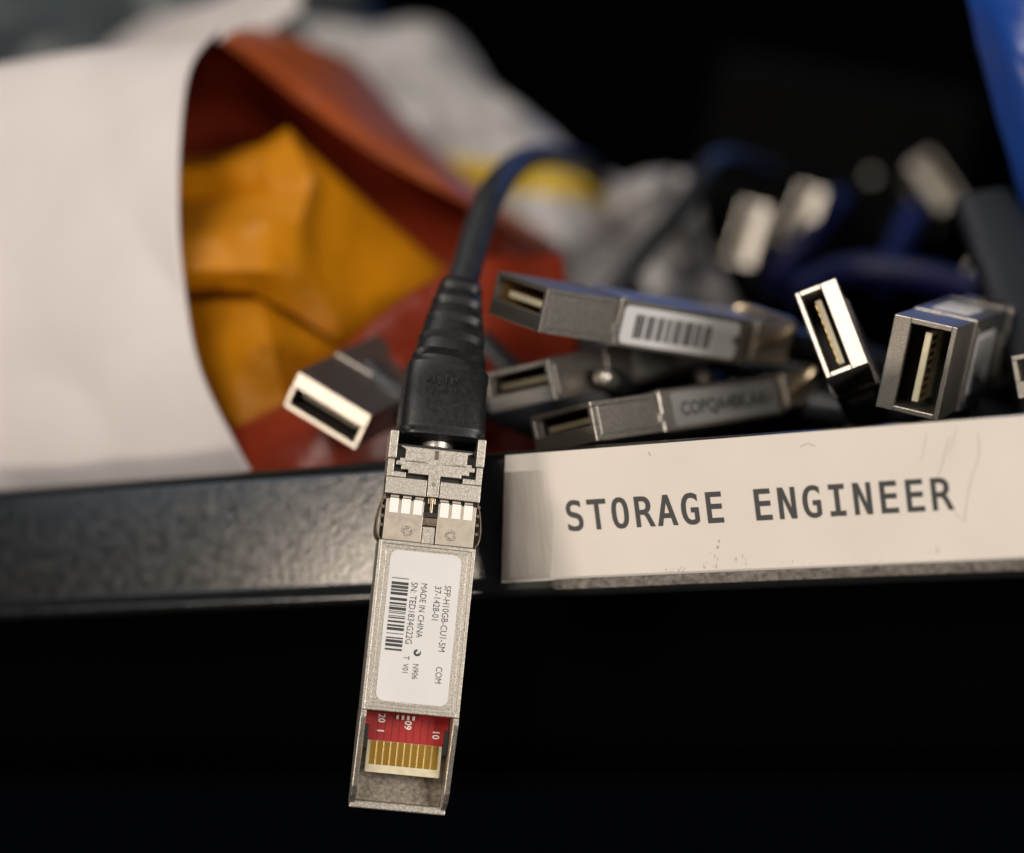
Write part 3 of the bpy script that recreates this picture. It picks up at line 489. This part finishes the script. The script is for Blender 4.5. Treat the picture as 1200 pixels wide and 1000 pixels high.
# ------------------------------------------------------------------ loose plugs of the heap
def plug(h, L=40.0):
    """a metal plug: x across, y from the open end into the body, z up; thick end bar at -z"""
    r = bpy.data.objects.new('plug', None); COL.objects.link(r); r.empty_display_size = .005
    bm = bmesh.new(); t = .75
    box(bm, -6.7, 6.7, 0, 1.2, -h, -h+2.45, .12); box(bm, -6.7, 6.7, 1.2, 13.4, -h, -h+.8)
    prism(bm, [(1.2, -h+.8), (9, -h+.8), (1.2, -h+2.3)], -5.9, 5.9, axis='x')
    box(bm, -6.7, 6.7, 0, 13.4, h-t, h, .12)
    for a in ((-6.7, -6.7+t), (6.7-t, 6.7)): box(bm, *a, 0, 1.2, -h+2.45, h-t, .1); box(bm, *a, 1.2, 13.4, -h+.8, h-t, .1)
    build('nose_frame', bm, MT['nickel'], r)
    bm = bmesh.new(); box(bm, -6.9, 6.9, 13.55, L, -h-.3, h+.3, .28); build('shell', bm, MT['nickel'], r)
    bm = bmesh.new()
    for s in (-1, 1):
        box(bm, *sorted((s*6.6, s*6.98)), 13.0, 13.9, -h*.55, -h*.1, .08); box(bm, *sorted((s*6.6, s*6.96)), L-1.6, L-.9, -h+.2, h-.2, .08)
        box(bm, *sorted((s*6.7, s*7.02)), L-3.4, L-2.4, -.6, .7, .1)
    box(bm, -3.2, 3.2, L-4.2, L-3.2, h+.2, h+.55, .1); box(bm, -5.6, -4.2, 15, 16.2, h+.2, h+.45, .1); box(bm, 4.2, 5.6, 15, 16.2, h+.2, h+.45, .1)
    build('spring_tab', bm, MT['nickel_fine'], r)
    bm = bmesh.new(); box(bm, -5.9, 5.9, 11.5, 13.3, -h+.85, h-t-.05); build('cavity_back', bm, MT['dark'], r)
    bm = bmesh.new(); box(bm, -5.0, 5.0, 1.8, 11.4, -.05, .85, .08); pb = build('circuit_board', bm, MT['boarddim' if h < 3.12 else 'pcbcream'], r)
    bm = bmesh.new(); box(bm, -.3, .3, 2.4, 6, .84, .90); g0 = build('gold_contact', bm, MT['gold'], pb)
    for k in range(8):
        g = g0 if k == 0 else g0.copy()
        if k: COL.objects.link(g); g.parent = pb
        g.location.x = (-4.2+k*1.2)*S
    bm = bmesh.new()
    box(bm, -6.3, 6.3, L+.05, L+8, -h+.5, h-.4, .2); box(bm, -6.75, -5.6, L+1.5, L+9, -h+.9, h+.5, .2); box(bm, 5.6, 6.75, L+1.5, L+9, -h+.9, h+.5, .2)
    for k in range(3): box(bm, -5.2, 5.2, L+1+k*2.2, L+2+k*2.2, h-.45, h+.25, .12)
    build('latch_housing', bm, MT['nickel_fine'], r)
    tube('bail_wire', [(-6.9, L+2, 0), (-7.0, L+6, h*.5), (-6.5, L+9, h+.6), (0, L+9.6, h+.8), (6.5, L+9, h+.6), (7.0, L+6, h*.5), (6.9, L+2, 0)], .55, MT['goldwire'], r, 6, 8)
    P = spline([(0, L+7.8, 0), (0, L+14, 0), (0, L+26, -.5)], 8)
    def sec(i, s): 
        q = .35 if (s > .4 and int(s*14) % 2) else 0
        return (5.6-2.6*s-q, h-.3-.4*s-q, 4)
    sweep('strain_relief', P, sec, MT['rubber'], r, ref=(1, 0, 0), seg=16)
    tube('cable', [(0, L+25, -.5), (0, L+38, -2), (2, L+58, -9), (8, L+80, -20)], 2.3, MT['cable'], r, 6, 10)
    return r
protos = {}
def place(h, o, R, label, group='metal plugs heaped in the tray', cat='network plug'):
    if h in protos: r = copy_tree(protos[h])
    else: r = protos[h] = plug(h)
    m_ = Matrix(R).to_4x4(); m_.translation = Vector(o)*S; r.matrix_world = m_
    return tag(r, label, cat, group)
def sticker(par, face, a0, a1, b0, b1, h, r=.8, name='label', mt='white'):
    """white sticker; face '+x','-x' spans (y,z), '+z','-z' spans (x,y)"""
    bm = bmesh.new(); sg = 1 if face[0] == '+' else -1
    if face[1] == 'x': prism(bm, rrect(a0, a1, b0, b1, r), *sorted((sg*6.91, sg*6.98)), axis='x')
    else: prism(bm, rrect(a0, a1, b0, b1, r), *sorted((sg*(h+.31), sg*(h+.38))), axis='z')
    return build(name, bm, MT[mt], par)
A = place(3.3, (10.97,11.06,21.08), [[0.8277,0.4543,0.3294],[-0.511,0.8528,0.1079],[-0.2319,-0.2576,0.938]], 'topmost metal plug with a black barcode sticker on its side')
next(c for c in A.children if c.name.startswith('cavity_back')).data.materials[0] = MT['brass']
bm = bmesh.new(); box(bm, -5.93, -5.87, 1.3, 11.4, -2.4, 2.5); box(bm, -5.85, 5.9, 9.2, 9.5, -2.4, 2.5); box(bm, -5.85, 5.85, 1.3, 9.1, 2.42, 2.5)
build('brassy_liner', bm, MT['brass'], A)
st = sticker(A, '+x', 14.6, 37.6, -3.0, 2.75, 3.3, .9)
bm = bmesh.new(); yy = 16.9; rnd = random.Random(11)
for grp in range(8):
    for k in range(3):
        wd = rnd.choice((.25, .35, .5, .62)); 
        f = [bm.verts.new(q) for q in ((6.99, yy, -2.0), (6.99, yy+wd, -2.0), (6.99, yy+wd, 1.75), (6.99, yy, 1.55))]; bm.faces.new(f); yy += wd+rnd.choice((.1, .14))
    yy += .34
    if yy > 34: break
build('barcode', bm, MT['ink'], st)
E = place(3.15, (54.88,20.75,11.92), [[-0.3212,-0.2046,-0.9247],[0.2354,0.9285,-0.2872],[0.9173,-0.3099,-0.25]], 'tilted metal plug with slim opening, left of the square ended plug')
st = sticker(E, '-x', 18, 34, -2.0, 2.0, 3.15, .6)
F_ = place(4.5, (66.67,20.15,5.29), [[-0.3078,-0.045,0.9504],[-0.048,0.9983,0.0318],[-0.9502,-0.0358,-0.3094]], 'square ended metal plug at right with white stickers on its blue glinting top and side')
st = sticker(F_, '-x', 17, 30, -2.9, 2.6, 4.5, .5)
def fm(face, y, z, sz_): pass
text('P/N AA', 2.6, MT['ink'], st, Matrix(((0, 0, 0, -6.99), (0, -1, 0, 24.8), (-1, 0, 0, 2.2), (0, 0, 0, 1))) if False else Matrix(((0, 0, 0, -6.99), (0, 1, 0, 22.5), (1, 0, 0, -2.4), (0, 0, 0, 1))), 'print', xs=.6, bold=.02)
st = sticker(F_, '+z', -4.6, 4.6, 15.5, 30, 4.5, .6)
bm = bmesh.new()
for k in range(5):
    y0 = 17.5+k*2.3; box(bm, -3.6, 3.2-rnd.random()*2.5, y0, y0+.9, 4.89, 4.894)
build('print', bm, MT['ink'], st)
RB = Matrix([[-0.8272,-0.0937,-0.5541],[-0.0689,0.9955,-0.0655],[0.5577,-0.0161,-0.8299]])
RB = Matrix.Rotation(math.radians(6), 3, CR) @ RB
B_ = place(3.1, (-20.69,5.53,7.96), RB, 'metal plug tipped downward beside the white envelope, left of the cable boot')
XB = [c_ for c_ in B_.children if c_.name.split('.')[0] in ('cable', 'strain_relief', 'bail_wire')]
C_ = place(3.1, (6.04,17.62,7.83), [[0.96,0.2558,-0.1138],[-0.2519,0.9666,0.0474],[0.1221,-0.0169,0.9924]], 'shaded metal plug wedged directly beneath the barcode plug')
st = sticker(C_, '+x', 20, 38, -2.3, 2.3, 3.1, .6, mt='shadedlabel')
D_ = place(2.9, (16.98,7.98,2.03), [[0.9105,0.3951,-0.1221],[-0.3814,0.9164,0.1213],[0.1598,-0.0639,0.9851]], 'lowest metal plug lying just above the label, shade darkened sticker with code along its side')
st = sticker(D_, '+x', 16, 39, -2.5, 2.5, 2.9, .6, mt='shadedlabel')
def sidetext(body, sz_, par, y, z): text(body, sz_, MT['ink'], par, Matrix(((0, 0, 0, 6.99), (1, 0, 0, y), (0, 1, 0, z), (0, 0, 0, 1))), 'print', xs=.95, bold=.03)
for c_ in XB: bpy.data.objects.remove(c_)
sidetext('COPQA4BK.AA', 2.9, st, 17.6, -1.0)
sidetext('COPQA4', 2.9, C_.children[0] if False else C_, 22, -.8)
def campose(px, py, d, roll, yaw, pitch, h):
    """pose of a plug whose open end faces roughly the viewer"""
    M = Matrix((CR, -(-CF), CU)).transposed()           # x right, y away, z up
    from mathutils import Euler
    R = M @ Matrix.Rotation(math.radians(roll), 3, 'Y') @ Matrix.Rotation(math.radians(pitch), 3, 'X') @ Matrix.Rotation(math.radians(yaw), 3, 'Z')
    return at(px, py, d), R
def glintpose(px, py, d, tilt, lamp=(-70, -680, 540)):
    P = at(px, py, d); n_ = ((CAM-P).normalized()+(Vector(lamp)-P).normalized()).normalized()
    y = -n_; x = (CR*math.cos(math.radians(tilt))+CU*math.sin(math.radians(tilt))); x = (x-y*x.dot(y)).normalized()
    return P, Matrix((x, y, x.cross(y))).transposed()
for px, py, d, tilt, lb in ((876, 274, 440, 74, 'blurred metal plug end far back in the tray, left one of the two leaning glints'),
                            (940, 254, 450, 70, 'blurred metal plug end far back in the tray, right one of the two leaning glints'),
                            (1150, 322, 420, 62, 'pale blurred plug end low behind the square ended plug'),
                            (1096, 212, 480, -58, 'dim blurred metal plug end far back, nearest the blue film')):
    g_ = place(3.15, *glintpose(px, py, d, tilt, (-70, -680, 540) if px < 1000 else (420, -560, 700)), lb)
    for c_ in list(g_.children):
        if c_.name.split('.')[0] in ('cable', 'strain_relief', 'bail_wire'): bpy.data.objects.remove(c_)
o_, R_ = campose(1243, 432, 298, -8, -28, -8, 3.15)
place(3.15, o_, R_, 'metal plug cut off by the right edge of the photo, beside the blue topped plug')

# dark cables of the heap
def loose(name, pts, r, mt, label, grp='dark cables in the heap'):
    o = tube(name, pts, r, MT[mt], None, 8, 12); return tag(o, label, 'cable', grp)
loose('loose_cable', [at(905, 205, 490), at(842, 190, 450), at(800, 245, 425), at(748, 305, 410), at(700, 380, 400), at(690, 480, 395)], 2.4, 'cable', 'thin black cable rising diagonally past the cloudy bag behind the barcode plug')
loose('loose_cable', [at(640, 470, 350), at(760, 480, 345), at(900, 470, 335), at(1010, 480, 330), at(1140, 470, 320)], 2.6, 'cable', 'black cable lying under the heaped plugs along the lip')
loose('loose_cable', [at(560, 400, 352), at(620, 450, 350), at(720, 450, 352), at(860, 430, 355), at(960, 440, 350)], 2.6, 'cable', 'black cable squeezed under the barcode plug')
loose('loose_cable', [at(430, 440, 335), at(470, 470, 330), at(560, 470, 335), at(640, 500, 335)], 3.0, 'cable', 'black cable behind the cable boot')
for q_, lb in (([at(905, 330, 440), at(965, 262, 455), at(984, 238, 500), at(1000, 262, 540)], 'deep blue cable rising right of the two leaning glints'),
               ([at(930, 345, 400), at(1000, 318, 405), at(1080, 326, 400), at(1150, 345, 390)], 'deep blue cable lying behind the tilted plug and the square ended plug'),
               ([at(1035, 330, 430), at(1060, 280, 450), at(1075, 255, 470), at(1085, 330, 480)], 'short deep blue loop under the dim blurred plug at far right')):
    tag(tube('blue_cable', q_, 3.2, MT['bluecable'], None, 8, 12), lb, 'cable', 'deep blue cables at the back')
for a_, c_, lb in ((at(740, 326, 425), at(752, 360, 440), 'tiny added metal tip making a glint above the barcode plug'), (at(1022, 206, 540), at(1018, 250, 560), 'tiny added metal tip making a glint in the dark far right background'),
                   (at(706, 441, 318), at(740, 462, 335), 'tiny added metal tip making a glint between the two shaded plugs'), (at(822, 440, 335), at(850, 465, 345), 'tiny added metal tip making a glint below the barcode sticker')):
    tr = empty('glint_tip', Matrix.Translation(c_), lb, 'plug', 'small added glint tips'); P_ = [a_-c_, Vector((0, 0, 0))]  # made-up tips, added only for their small glints
    ax_ = (P_[0]-P_[1]).normalized(); n_ = 10
    sweep('metal_tip', [P_[0]+ax_*(1.2*math.sin(k*.157)-.6) for k in range(n_, -1, -1)]+[P_[0]-ax_*4], lambda i, s: (max(.15, 1.5*math.sin(min(1, i/n_)*1.57)),)*2+(2,), MT['nickel_fine'], tr, seg=12)
    sweep('barrel', [P_[0]-ax_*4, P_[0]-ax_*5, P_[0]-ax_*13, P_[0]-ax_*14], lambda i, s: ((1.6, 2.2, 2.2, 1.2)[i],)*2+(2,), MT['rubber'], tr, seg=12)
kb = spline([at(1150, 236, 352), at(1178, 285, 345), at(1200, 340, 338), at(1225, 420, 332), at(1245, 500, 330)], 12)
gc = sweep('ribbed_cable', kb, lambda i, s: ((4.6+1.8*min(1, s*3)+(.5 if (s < .35 and i % 4 < 2) else 0)), 2.4, 4), MT['slate'], None, ref=CR, seg=16)
tag(gc, 'flat slate grey ribbed cable end at the right edge under the blue film', 'cable')

# ------------------------------------------------------------------ white padded envelope with red film lining
env = empty('padded_envelope', Matrix.Translation(at(120, 600, 350)), 'big white paper envelope with red film lining, open toward the right, standing behind the lip', 'envelope')
bpy.context.view_layer.update()
def keep(o, p): o.parent = p; o.matrix_parent_inverse = p.matrix_world.inverted(); return o
def col(pts): return [at(*p) for p in pts]
cols = [col(c) for c in (
  [(-170, 135, 392), (-170, 108, 380), (-170, 140, 372), (-170, 200, 367), (-170, 310, 362), (-170, 425, 360), (-170, 520, 362), (-170, 640, 364)],
  [(0, 100, 388), (0, 77, 374), (0, 110, 366), (0, 190, 360), (0, 310, 355), (0, 425, 353), (0, 515, 353), (0, 630, 355)],
  [(95, 86, 386), (100, 60, 371), (93, 100, 361), (84, 190, 354), (82, 310, 349), (86, 425, 346), (95, 515, 345), (110, 630, 347)],
  [(185, 74, 384), (188, 47, 369), (165, 92, 356), (152, 190, 349), (152, 310, 344), (162, 425, 340), (195, 515, 338), (240, 630, 339)],
  [(255, 62, 384), (256, 38, 368), (221, 82, 354), (209, 190, 346), (212, 310, 340), (233, 425, 336), (275, 515, 334), (335, 620, 334)])]
rows = [[c[i] for c in cols] for i in range(8)]
keep(loft('front_panel', rows, MT['paper'], None, 10, 10, .5, 1.6, 60., 2), env)
cols = [col(c) for c in (
  [(190, 58, 392), (180, 200, 400), (180, 330, 400), (190, 460, 392), (250, 620, 356)],
  [(264, 50, 372), (300, 150, 396), (310, 280, 402), (330, 420, 396), (340, 620, 362)],
  [(335, 105, 380), (375, 200, 398), (400, 320, 402), (420, 430, 392), (430, 620, 366)],
  [(440, 182, 384), (470, 262, 396), (500, 345, 398), (510, 440, 390), (510, 620, 368)],
  [(545, 240, 392), (575, 300, 402), (595, 360, 402), (600, 440, 390), (600, 620, 370)],
  [(640, 290, 425), (652, 340, 430), (655, 380, 425), (660, 440, 400), (660, 620, 372)])]
rows = [[c[i] for c in cols] for i in range(5)]
keep(loft('red_lining', rows, MT['red'], None, 8, 8, .4, 2.0, 40., 5), env)
rows = [col(r) for r in (
  [(262, 52, 371), (335, 107, 379), (440, 184, 383), (545, 242, 381), (640, 292, 424)],
  [(275, 40, 373), (352, 92, 381), (447, 165, 386), (549, 232, 384), (643, 286, 428)],
  [(290, 34, 400), (380, 66, 415), (462, 140, 420), (558, 224, 412), (650, 282, 445)],
  [(310, 34, 440), (415, 74, 455), (484, 150, 460), (570, 226, 450), (656, 290, 470)])]
keep(loft('orange_flap', rows, MT['orange'], None, 8, 6, .3, 1.5, 30., 8), env)
rows = [col(r) for r in (
  [(245, 520, 356), (345, 474, 354), (400, 418, 356), (440, 382, 358), (500, 342, 366), (560, 315, 370), (660, 300, 372)],
  [(252, 512, 345), (345, 466, 344), (400, 411, 347), (440, 375, 350), (500, 335, 358), (560, 308, 362), (660, 300, 366)],
  [(262, 530, 340), (350, 490, 337), (410, 440, 340), (450, 405, 344), (520, 380, 352), (580, 365, 356), (670, 360, 360)],
  [(280, 560, 337), (360, 530, 333), (425, 480, 334), (480, 445, 338), (550, 430, 346), (600, 425, 350), (680, 420, 356)],
  [(290, 640, 337), (360, 640, 332), (440, 640, 332), (500, 640, 335), (560, 640, 342), (620, 640, 346), (690, 640, 352)])]
keep(loft('red_fold', rows, MT['red'], None, 8, 8, .4, 1.2, 30., 11), env)
# yellow padded packets inside, folded with sharp creases
rows = [col(r) for r in (
  [(170, 196, 392), (250, 188, 390), (308, 178, 388), (336, 160, 388), (352, 176, 390), (430, 250, 392), (540, 340, 394)],
  [(170, 194, 380), (250, 184, 377), (308, 171, 375), (336, 153, 376), (352, 172, 380), (430, 243, 386), (535, 330, 388)],
  [(170, 206, 371), (250, 197, 368), (310, 187, 366), (342, 172, 369), (356, 184, 376), (432, 246, 384), (535, 332, 386)],
  [(170, 240, 373), (250, 233, 370), (318, 226, 366), (364, 211, 368), (374, 215, 374), (436, 252, 381), (535, 335, 384)],
  [(170, 285, 356), (250, 278, 354), (312, 268, 353), (350, 262, 356), (368, 264, 364), (430, 290, 372), (525, 338, 380)],
  [(170, 318, 350), (250, 316, 349), (310, 318, 350), (348, 322, 353), (372, 330, 357), (420, 345, 364), (515, 345, 376)],
  [(170, 338, 352), (250, 336, 352), (296, 340, 353), (345, 365, 355), (396, 398, 357), (430, 382, 363), (505, 348, 375)],
  [(170, 352, 374), (250, 350, 374), (300, 358, 376), (350, 385, 378), (396, 408, 378), (430, 400, 380), (505, 370, 384)])]
yp = loft('yellow_packet', rows, MT['yellow'], None, 5, 4, 1.0, .9, 16., 3, linear=True)
tag(yp, 'upper yellow padded packet with a creased ridge, inside the open envelope', 'packet', 'yellow padded packets')
rows = [col(r) for r in (
  [(190, 356, 378), (250, 350, 376), (296, 352, 375), (345, 386, 374), (405, 424, 374)],
  [(190, 350, 366), (250, 343, 363), (298, 346, 360), (350, 382, 360), (408, 414, 362)],
  [(190, 362, 357), (250, 356, 354), (304, 358, 352), (354, 392, 354), (410, 420, 359)],
  [(195, 420, 354), (270, 425, 348), (318, 400, 345), (362, 420, 351), (414, 436, 359)],
  [(210, 490, 350), (280, 498, 345), (335, 470, 345), (375, 468, 352), (420, 470, 361)],
  [(230, 580, 360), (300, 590, 356), (350, 590, 358), (390, 580, 364), (430, 570, 372)])]
yp = loft('yellow_packet', rows, MT['yellow'], None, 5, 5, 1.0, .9, 16., 9, linear=True)
tag(yp, 'lower yellow padded packet tucked under the creased one inside the envelope', 'packet', 'yellow padded packets')

# ------------------------------------------------------------------ blurred bags and film behind
rows = [col(r) for r in (
  [(350, 20, 545), (440, 30, 540), (530, 40, 535), (600, 130, 525)],
  [(380, 90, 520), (470, 80, 500), (545, 80, 500), (640, 160, 510)],
  [(420, 176, 490), (500, 178, 478), (610, 188, 476), (740, 226, 486)],
  [(420, 210, 484), (500, 208, 474), (610, 218, 472), (750, 250, 482)],
  [(460, 290, 478), (560, 290, 470), (650, 300, 468), (770, 320, 474)],
  [(500, 420, 478), (600, 420, 470), (690, 420, 468), (790, 430, 474)])]
tag(loft('plastic_bag', rows, MT['bag'], None, 10, 8, .3, 11.0, 34., 21, MT['stripe'], (2, 3)), 'cloudy plastic bag with a yellow stripe, blurred behind the bending cable', 'plastic bag')
rows = [col(r) for r in (
  [(712, 222, 462), (752, 205, 450), (815, 205, 462)],
  [(690, 262, 452), (752, 245, 436), (830, 252, 450)],
  [(676, 296, 450), (765, 290, 440), (845, 285, 452)],
  [(662, 322, 450), (768, 318, 442), (852, 312, 454)],
  [(650, 380, 446), (760, 380, 436), (860, 370, 450)],
  [(640, 480, 450), (760, 480, 440), (860, 480, 450)])]
tag(loft('plastic_bag', rows, MT['bag'], None, 12, 8, .3, 12.0, 17., 33), 'small cloudy plastic bag crumpled just behind the barcode plug', 'plastic bag')
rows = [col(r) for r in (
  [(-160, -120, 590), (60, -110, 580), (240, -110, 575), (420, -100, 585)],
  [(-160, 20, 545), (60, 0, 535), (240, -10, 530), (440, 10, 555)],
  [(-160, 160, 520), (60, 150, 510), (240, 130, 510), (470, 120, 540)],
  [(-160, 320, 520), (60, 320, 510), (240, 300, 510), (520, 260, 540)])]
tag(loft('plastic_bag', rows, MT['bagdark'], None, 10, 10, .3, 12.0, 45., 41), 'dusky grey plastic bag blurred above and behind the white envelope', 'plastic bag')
rows = [col(r) for r in (
  [(120, 60, 520), (170, 25, 500), (250, 0, 480), (340, -40, 470)],
  [(120, 75, 505), (190, 48, 480), (270, 25, 460), (350, -10, 450)],
  [(130, 120, 500), (200, 90, 475), (280, 60, 455), (352, 10, 446)])]
tag(loft('paper_sheet', rows, MT['paper'], None, 6, 6, .4, 3.0, 40., 51), 'narrow pale sheet peeping out behind the top of the white envelope', 'paper')
rows = [col(r) for r in (
  [(1118, -60, 352), (1170, -70, 345), (1260, -80, 340)],
  [(1136, 0, 346), (1180, -5, 338), (1270, -10, 334)],
  [(1152, 70, 344), (1195, 70, 335), (1280, 70, 332)],
  [(1172, 145, 344), (1210, 145, 337), (1290, 140, 334)],
  [(1197, 232, 348), (1225, 235, 342), (1300, 230, 338)],
  [(1230, 330, 352), (1250, 330, 346), (1310, 330, 342)])]
tag(loft('blue_film', rows, MT['blue'], None, 8, 8, .4, 2.4, 30., 61), 'bright blue plastic film hanging into the upper right corner', 'plastic film')
bm = bmesh.new(); 
o_, R_ = campose(990, 120, 640, 10, -8, 12, 0); mw = Matrix(R_).to_4x4(); mw.translation = o_
box(bm, -40, 40, 0, 60, -40, 8, 1.0, mw)
tag(build('carton', bm, MT['box']), 'charcoal carton barely visible in the dark back of the tray', 'box')
